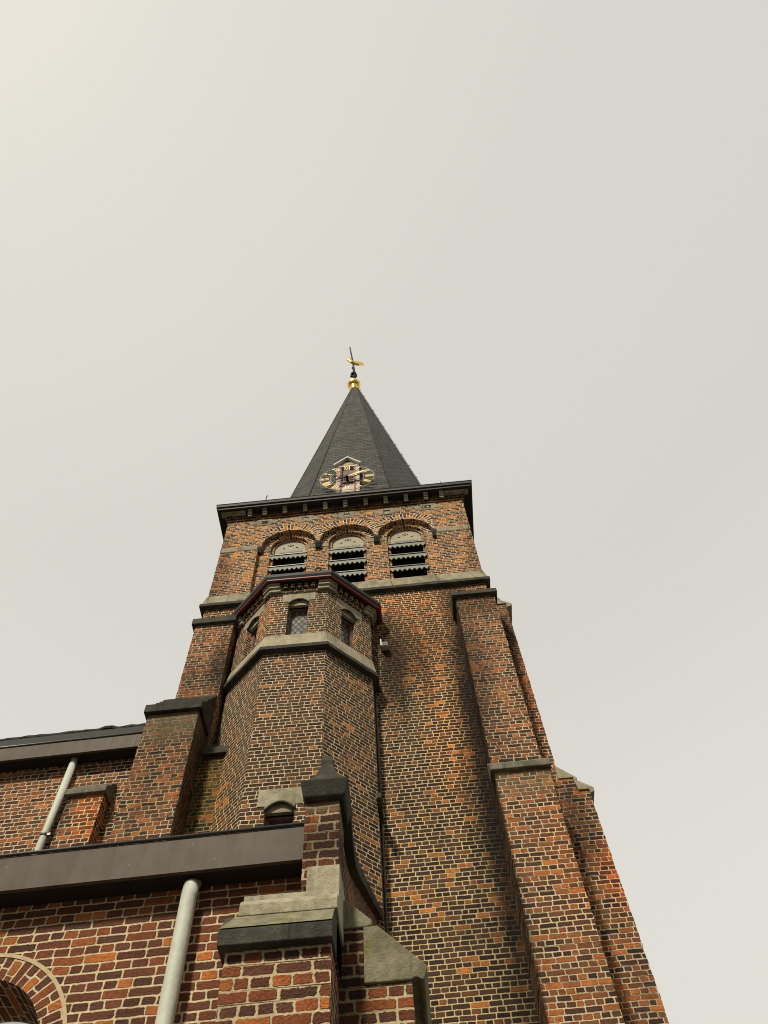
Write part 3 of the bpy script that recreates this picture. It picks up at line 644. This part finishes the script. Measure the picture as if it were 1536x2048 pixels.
# frieze with brick dentils, corner stones, red fascia board, black gutter, low roof
m = MB(); m.loft([toct(.03, 13.74), toct(.03, 13.99)])
m.build('frieze', 'brick_turret', tur)
for k in range(8):
    F = face_frame(k)
    for i in range(-2, 3):
        u = i * .125
        if abs(u) > HS - .2 or k in (3, 4, 5): continue
        MB().prism([F(u - .035, -.085, 13.84), F(u + .035, -.085, 13.84), F(u + .035, -.085, 13.952), F(u - .035, -.085, 13.952)], [F(u - .035, -.02, 13.84), F(u + .035, -.02, 13.84), F(u + .035, -.02, 13.952), F(u - .035, -.02, 13.952)]).build('dentil', 'brick_turret', tur)
for k in range(8):                                      # corner stones bent round each angle
    m = MB()
    for o0, o1, z0, z1 in ((.02, .07, 13.76, 13.84), (.02, .105, 13.84, 13.885), (.02, .085, 13.885, 13.905), (.02, .125, 13.905, 13.95)):
        P0 = toct(o0, z0); P1 = toct(o1, z0); c0, c1 = Vector(P0[k]), Vector(P1[k])
        for d in (-1, 1):
            e0 = (Vector(P0[(k + d) % 8]) - c0).normalized() * .19; e1 = (Vector(P1[(k + d) % 8]) - c1).normalized() * .19
            lp = [c0, c1, c1 + e1, c0 + e0]; m.prism([tuple(p) for p in lp], [(p.x, p.y, z1) for p in lp])
    m.build('corner_stone', 'stone_light', tur)
MB().loft([toct(.145, 13.955), toct(.188, 13.955), toct(.188, 13.986), toct(.145, 13.986), toct(.145, 13.955)], caps=False).build('fascia', 'red_paint', tur)
MB().loft([toct(.143, 13.962), toct(.143, 13.984)]).build('eaves_board', 'soffit', tur)
MB().loft([toct(.10, 13.987), toct(.192, 13.987), toct(.215, 14.03), toct(.215, 14.11), toct(.17, 14.12)]).build('gutter', 'black_paint', tur)
MB().loft([toct(.17, 14.10), toct(-1.15, 14.75)]).build('turret_roof', 'slate', tur)
m = MB(); m.tube([(-1.30 + .05 * math.cos(t), 7.80, 14.17 + .06 * math.sin(t)) for t in [k * math.pi / 8 for k in range(17)]], .018, 6); m.build('roof_hook', 'iron', tur)
# dark rainwater lead and side block where the turret meets the tower
MB().tube([(-.405, 8.93, 12.0), (-.405, 8.93, 6.0), (-.405, 8.93, .05)], .017, 8).build('corner_pipe', 'lead', tur)
MB().box(-.44, -.375, 8.45, 8.98, 9.30, 9.38).build('side_block', 'stone_dark', tur)

# ================================================================== NAVE
nave = thing('church_nave', 'long brick nave wall with grey gutter and slate roof rising behind the near aisle', 'nave', (-3.9, 8.2, 0)); nave.rotation_euler.z = math.radians(-1.5)
m = MB().box(-9.5, -3.79, 8.43, 8.64, 0, 10.418).box(-9.5, -3.75, 8.65, 11.5, 0, 10.95); m.build('nave_wall', 'brick_nave', nave)
gt = MB().profile_x([(8.20, 10.41), (8.20, 10.68), (8.22, 10.68), (8.22, 10.44), (8.24, 10.44), (8.24, 10.41)], -9.5, -3.80).build('gutter', 'gutter', nave)
MB().box(-3.93, -3.915, 8.196, 8.21, 10.408, 10.685).build('gutter_seam', 'gutter', gt)
MB().tube([(-9.5, 8.195, 10.685), (-3.80, 8.195, 10.685)], .014, 8).build('gutter_bead', 'zinc_line', gt)
MB().box(-9.5, -3.80, 8.242, 8.66, 10.42, 10.66).build('eaves_board', 'soffit', nave)
m = MB(); m.profile_x([(8.25, 10.66), (11.6, 14.72), (14.9, 10.66)], -9.5, -3.77); m.build('nave_roof', 'slate_nave', nave)
random.seed(3)
MB().tube([(-9.5 + .14 * k, 11.6, 14.70 + random.uniform(-.012, .012) + (.05 if k in (22, 23) else 0)) for k in range(41)], [random.uniform(.05, .065) for _ in range(41)], 6).build('ridge', 'slate_nave', nave)
MB().rag(-4.62, -4.125, 8.20, 8.45, 0, 9.575).build('buttress', 'brick_nave', nave)
bt = nave.children[-1]
MB().profile_x([(8.14, 9.56), (8.14, 9.645), (8.16, 9.675), (8.27, 9.77), (8.27, 9.81), (8.45, 9.95), (8.45, 9.56)], -4.67, -4.10).build('weathering', 'stone_grey', bt, .01)

# ================================================================== AISLE
aisle = thing('church_aisle', 'nearest low red brick aisle with brown box gutter and arched window at lower left', 'aisle', (-.785, 4.95, 0))
AXC, AZC, ARI, ARO = -3.04, 4.51, .545, .70
m = MB(); wall_holes(m, 5.15, -6.5, -.72, 0, 5.62, [(AXC - ARI, AXC + ARI, 2.4, AZC, ARI)], .42, n=28)
m.box(-6.5, -.74, 5.58, 8.0, 0, 5.6)
m.build('aisle_wall', 'brick_aisle', aisle)
m = MB(); arch_ring(m, 5.15, AXC, AZC, ARI, ARO, thick=.006, n=40); m.build('window_arch', 'brick_aisle', aisle)
def mortar_line():
    m = MB(); n = 40
    for k in range(n):
        t0, t1 = math.pi * k / n, math.pi * (k + 1) / n
        q = [(ARO, t0), (ARO, t1), (ARO + .026, t1), (ARO + .026, t0)]
        m.prism([(AXC + r * math.cos(t), 5.139, AZC + r * math.sin(t)) for r, t in q], [(AXC + r * math.cos(t), 5.16, AZC + r * math.sin(t)) for r, t in q])
    return m.build('arch_mortar', 'mortar', aisle)
mm, b, p = new_mat('cream_mortar'); finish(b, p, b.mix(.5, (.58, .47, .29), b.ramp(b.noise(b.n('ShaderNodeNewGeometry').outputs['Position'], 24., 4)[0], [(.3, (.6, .58, .54)), (.65, (1.1, 1.1, 1.05))]), 'MULTIPLY'), .9); M['mortar'] = mm
mortar_line()
m = MB(); n = 24; lp = [(AXC - ARI, 5.40, 2.4)] + [(AXC - ARI * math.cos(math.pi * k / n), 5.40, AZC + ARI * math.sin(math.pi * k / n)) for k in range(n + 1)] + [(AXC + ARI, 5.40, 2.4)]
m.prism(lp, [(x, y + .03, z) for x, y, z in lp]); win = m.build('arched_window', 'mirror', aisle)
MB().box(AXC - .02, AXC + .02, 5.37, 5.41, 2.4, AZC + ARI).build('glazing_bar', 'iron', win)
# corbelled brick under the gutter, soffit and the brown box gutter
gt = MB().profile_x([(4.95, 5.60), (4.95, 5.90), (4.97, 5.90), (4.97, 5.63), (4.985, 5.63), (4.985, 5.60)], -6.5, -.785).build('gutter', 'gutter', aisle)
MB().tube([(-6.5, 4.945, 5.915), (-.76, 4.945, 5.915)], .014, 10).build('gutter_bead', 'lead', gt)
MB().box(-6.5, -.76, 4.987, 5.4, 5.606, 5.88).build('eaves_board', 'soffit', aisle)
m = MB(); m.profile_x([(5.0, 5.93), (9.0, 8.05), (9.0, 7.95), (5.0, 5.83)], -6.5, -.74); m.build('aisle_roof', 'slate_nave', aisle)
for o in aisle.children: o.rotation_euler.z = math.radians(-1.5)
# gable parapet rising along the roof, with coping
zz = lambda y: 5.92 + .585 * (y - 5.5)
m = MB(); yz = [(4.45, 5.0), (4.45, 5.66), (4.72, 5.56), (4.95, 5.56), (5.3, 5.72), (5.6, zz(5.6) - .10), (8.97, zz(8.97) - .10), (8.97, 0), (5.3, 0), (5.3, 5.0)]
m.profile_x(yz, -.735, -.50); par = m.build('gable_parapet', 'brick_pier', aisle)
m = MB(); top = [(4.70, 5.79), (4.80, 5.70), (4.95, 5.67), (5.15, 5.735), (5.35, 5.835), (5.6, zz(5.6)), (8.97, zz(8.97))]; th = .11
m.profile_x(top + [(y, z - th) for y, z in reversed(top)], -.78, -.432); m.build('coping', 'stone_black', par, .008)
# kneeler capstone: chamfered block with a swept pyramid and knob
cx, cy = -.60, 4.58
def rect(hx, hy, z): return [(cx - hx, cy - hy, z), (cx + hx, cy - hy, z), (cx + hx, cy + hy, z), (cx - hx, cy + hy, z)]
m = MB(); m.loft([rect(.135, .16, 5.655), rect(.150, .18, 5.675), rect(.17, .20, 5.79), rect(.172, .202, 5.805), rect(.125, .15, 5.86), rect(.085, .10, 5.94), rect(.058, .068, 6.03), rect(.045, .052, 6.09), rect(.048, .055, 6.13), rect(.040, .046, 6.18), rect(.02, .024, 6.20)])
m.build('capstone', 'stone_black', par, .006)
# upper pier and its stones
pier = MB().rag(-.712, -.492, 4.447, 4.75, 5.10, 5.658, .005, .072).build('pier_shaft', 'brick_pier', aisle)
m = MB()
m.box(-.70, -.488, 4.44, 4.9, 4.935, 5.125)
m.profile_x([(4.325, 4.73), (4.325, 4.80), (4.335, 4.825), (4.36, 4.85), (4.40, 4.865), (4.415, 4.88), (4.42, 4.932), (4.9, 4.932), (4.9, 4.73)], -1.085, -.487)
m.build('moulded_stone', 'stone_light', aisle, .004)
m = MB(); m.profile_x([(4.215, 4.475), (4.205, 4.565), (4.325, 4.722), (5.1, 4.722), (5.1, 4.475)], -1.16, -.50); m.build('weathering', 'stone_dark', aisle, .006)
m = MB(); m.poly([(-1.157, 4.2015, 4.572), (-.503, 4.2015, 4.572), (-.503, 4.3235, 4.7235), (-1.10, 4.3235, 4.7235)]).poly([(-1.10, 4.3235, 4.7235), (-.503, 4.3235, 4.7235), (-.503, 4.34, 4.7235), (-1.10, 4.34, 4.7235)]); m.build('weathering_slope', 'stone_moss', aisle)
MB().rag(-1.125, -.515, 4.28, 5.16, 0, 4.475, .005, .072).box(-1.08, -.50, 4.43, 5.159, 4.47, 4.93).build('pier_base', 'brick_pier', aisle)
# buttress reaching right from the aisle corner
b8 = MB().rag(-.53, -.078, 4.70, 5.28, 0, 4.475, .005, .072).box(-.53, -.365, 4.702, 5.278, 4.475, 4.84).build('buttress', 'brick_pier', aisle)
MB().profile_y([(-.362, 4.475), (-.362, 4.835), (-.27, 4.84), (.018, 4.555), (.018, 4.53), (-.003, 4.472), (-.02, 4.468), (-.05, 4.49), (-.08, 4.475)], 4.68, 5.30).build('weathering', 'stone_moss', b8, .008)
MB().profile_y([(-.505, 4.84), (-.505, 5.06), (-.46, 5.03), (-.305, 4.885), (-.305, 4.855), (-.33, 4.84)], 4.685, 5.295).build('weathering', 'stone_moss', b8, .008)

# ================================================================== FITTINGS
pp = thing('downpipe', 'pale grey downpipe on the near red brick aisle wall below the brown gutter', 'downpipe', (-1.65, 5.07, 0)); pp['group'] = 'rainwater downpipes'
MB().tube([(-1.65, 5.14, 5.62), (-1.65, 5.10, 5.60), (-1.65, 5.075, 5.55), (-1.65, 5.065, 5.45), (-1.65, 5.065, 2.0), (-1.65, 5.065, .02)], .058, 20).build('pipe', 'pipe', pp)
MB().tube([(-1.65, 5.065, 3.40), (-1.65, 5.065, 3.44)], .066, 20).build('pipe_bracket', 'zinc_line', pp)
pp = thing('downpipe', 'slim white-grey downpipe with clamp on the upper nave wall beside a small buttress', 'downpipe', (-4.83, 8.36, 0)); pp['group'] = 'rainwater downpipes'
MB().tube([(-4.83, 8.36, 10.43), (-4.83, 8.365, 9.0), (-4.83, 8.365, 8.0), (-4.83, 8.3, 7.85)], .052, 18).build('pipe', 'pipe', pp)
m = MB().tube([(-4.83, 8.365, 9.05), (-4.83, 8.365, 9.085)], .060, 18).box(-4.79, -4.74, 8.33, 8.36, 9.05, 9.085); m.build('pipe_bracket', 'zinc_line', pp)

clk = thing('tower_clock', 'open skeleton clock dial with gold roman numerals on the spire above the cornice', 'clock', (-.90, 9.10, 20.0))
CX, CY, CZc, CR = -.895, 9.10, 20.72, .72
def ring(r, w, name, mat):
    m = MB(); n = 64
    m2 = [(CX + r * math.cos(2 * math.pi * k / n), CY, CZc + r * math.sin(2 * math.pi * k / n)) for k in range(n + 1)]
    m.tube(m2, w, 6); return m.build(name, mat, clk)
ring(CR, .007, 'dial_ring', 'ring'); ring(CR * .62, .006, 'dial_ring', 'ring')
NUM = ['XII', 'I', 'II', 'III', 'IV', 'V', 'VI', 'VII', 'VIII', 'IX', 'X', 'XI']
def bar(m, P, a, b_, w):
    (x0, y0), (x1, y1) = a, b_; dx, dy = x1 - x0, y1 - y0; l = math.hypot(dx, dy); px, py = -dy / l * w / 2, dx / l * w / 2
    q = [P(x0 + px, y0 + py), P(x1 + px, y1 + py), P(x1 - px, y1 - py), P(x0 - px, y0 - py)]
    m.prism([(x, CY - .012, z) for x, z in q], [(x, CY + .012, z) for x, z in q])
for i, tx in enumerate(NUM):
    ang = math.pi / 2 - i * math.pi / 6; er = (math.cos(ang), math.sin(ang)); et = (math.sin(ang), -math.cos(ang))
    r0, r1 = CR * .665, CR * .975; H = r1 - r0
    P = lambda u, v: (CX + er[0] * (r0 + v) + et[0] * u, CZc + er[1] * (r0 + v) + et[1] * u)
    wd = {'I': .043, 'V': .088, 'X': .095}; tot = sum(wd[c] for c in tx); u = -tot / 2; m = MB()
    for c in tx:
        w = wd[c]; mid = u + w / 2
        if c == 'I': bar(m, P, (mid, 0), (mid, H), .021)
        if c == 'V': bar(m, P, (u + .018, H), (mid, 0), .022); bar(m, P, (u + w - .018, H), (mid, 0), .014)
        if c == 'X': bar(m, P, (u + .016, H), (u + w - .016, 0), .022); bar(m, P, (u + w - .016, H), (u + .016, 0), .013)
        u += w
    m.build('numeral', 'goldpaint', clk)
def hand(name, ang_deg, tip, tail, w, mat, tailmat):
    a = math.radians(90 - ang_deg); er = (math.cos(a), math.sin(a)); et = (math.sin(a), -math.cos(a)); m = MB(); y = CY - .05 if tip > .5 else CY - .035
    P = lambda u, v: (CX + er[0] * v + et[0] * u, CZc + er[1] * v + et[1] * u)
    def sheet(pts, mi=0):
        q = [P(*p_) for p_ in pts]; m.prism([(x, y - .006, z) for x, z in q], [(x, y + .006, z) for x, z in q], mi=mi)
    sheet([(-w * .4, .03), (w * .4, .03), (w, tip * .62), (0, tip), (-w, tip * .62)])
    sheet([(-w * .8, -tail), (w * .8, -tail), (w * .35, .03), (-w * .35, .03)], 1)
    m.build(name, [mat, tailmat], clk)
hand('minute_hand', 62, .66, .34, .042, 'goldpaint', 'iron'); hand('hour_hand', 68, .40, .26, .06, 'goldpaint', 'iron')
MB().prism([(CX + .03 * math.cos(k * math.pi / 8), CY - .07, CZc + .03 * math.sin(k * math.pi / 8)) for k in range(16)], [(CX + .05 * math.cos(k * math.pi / 8), CY + .12, CZc + .05 * math.sin(k * math.pi / 8)) for k in range(16)]).build('hub', 'iron', clk)
m = MB()
for s in (30, 150, 210, 330):
    a = math.radians(s); m.tube([(CX + .06 * math.cos(a), CY + .03, CZc + .06 * math.sin(a)), (CX + CR * .98 * math.cos(a), CY + .015, CZc + CR * .98 * math.sin(a))], .010, 6)
m.build('dial_stay', 'iron', clk)

vane = thing('weathervane', 'gilded cockerel weathervane and gold ball on a black rod at the spire tip', 'weathervane', (SC.x, SC.y, STOP))
vx, vy = SC.x, SC.y
MB().lathe([(.05, 35.02), (.155, 35.05), (.16, 35.2), (.125, 35.28), (.125, 35.36), (.16, 35.42), (.19, 35.52), (.13, 35.6)], vx, vy, 28).build('collar', 'gold', vane)
MB().lathe([(.10, 35.55), (.20, 35.60), (.275, 35.70), (.30, 35.82), (.275, 35.95), (.19, 36.06), (.06, 36.12)], vx, vy, 32).build('ball', 'gold', vane)
m = MB(); m.tube([(vx, vy, 36.05), (vx + .0, vy, 38.2)], .045, 8); m.tube([(vx + .09, vy - .05, 36.0), (vx + .04, vy - .04, 37.6), (vx - .05, vy - .04, 39.6), (vx - .16, vy, 41.7)], [.045, .045, .04, .03], 8)
rod = m.build('rod', 'iron', vane)
MB().lathe([(.02, 37.15), (.13, 37.18), (.14, 37.32), (.03, 37.36)], vx, vy, 12).box(vx - .16, vx + .16, vy - .04, vy + .04, 37.0, 37.16).build('rod_collar', 'iron', vane)
MB().lathe([(.02, 38.15), (.07, 38.25), (.02, 38.4)], vx - .02, vy, 12).build('rod_collar', 'iron', vane)
prof = [(-.30, .10), (-.25, .30), (-.14, .36), (-.08, .18), (.14, .14), (.30, .30), (.48, .34), (.56, .18), (.42, .0), (.30, -.14), (.10, -.20), (-.12, -.14), (-.22, .0)]
m = MB(); dirv = Vector((.90, .40)).normalized(); zc_ = 39.15
def vp(u, w, o): return (vx - .03 + dirv.x * u * 1.05 - dirv.y * o, vy + dirv.y * u * 1.05 + dirv.x * o, zc_ + w * 1.1)
core = [(u * .72, w * .72) for u, w in prof]
m.loft([[vp(u, w, -.07) for u, w in core], [vp(u, w, -.03) for u, w in prof], [vp(u, w, .03) for u, w in prof], [vp(u, w, .07) for u, w in core]])
m.build('cockerel', 'gold', vane, .01)

lc = thing('lightning_conductor', 'thin lightning conductor cable on short holders along the right spire hip', 'cable', (1.5, 9.9, 19.3))
o8a, o8b = Vector(octa(AP + .035, SB)[7]), Vector(octa(.14, STOP)[7]); o8a, o8b = Vector(octa(AP + .035, SB)[0]) * .0 + Vector(octa(AP + .035, SB)[7]), o8b
outw = Vector((.92, -.38, .05))
MB().tube([o8a + outw * .06, o8b + outw * .06], .007, 6).build('cable', 'lead', lc)
for k in range(15):
    q = o8a.lerp(o8b, (k + .6) / 15.); MB().tube([q, q + outw * .10], .011, 5).build('cable_holder', 'iron', lc)

fl = thing('floodlight', 'small grey floodlight box fixed to the tower beside the turret eaves', 'floodlight', (-.16, 8.9, 13.1))
MB().box(-.25, -.14, 8.84, 8.95, 13.08, 13.21).build('housing', 'lamp_grey', fl, .012)
MB().box(-.24, -.15, 8.832, 8.842, 13.095, 13.195).build('lamp_glass', 'lead', fl)
MB().box(-.275, -.252, 8.86, 9.01, 13.14, 13.32).build('bracket', 'lamp_grey', fl)
for o in S.objects:
    if '_base' in o: del o['_base']
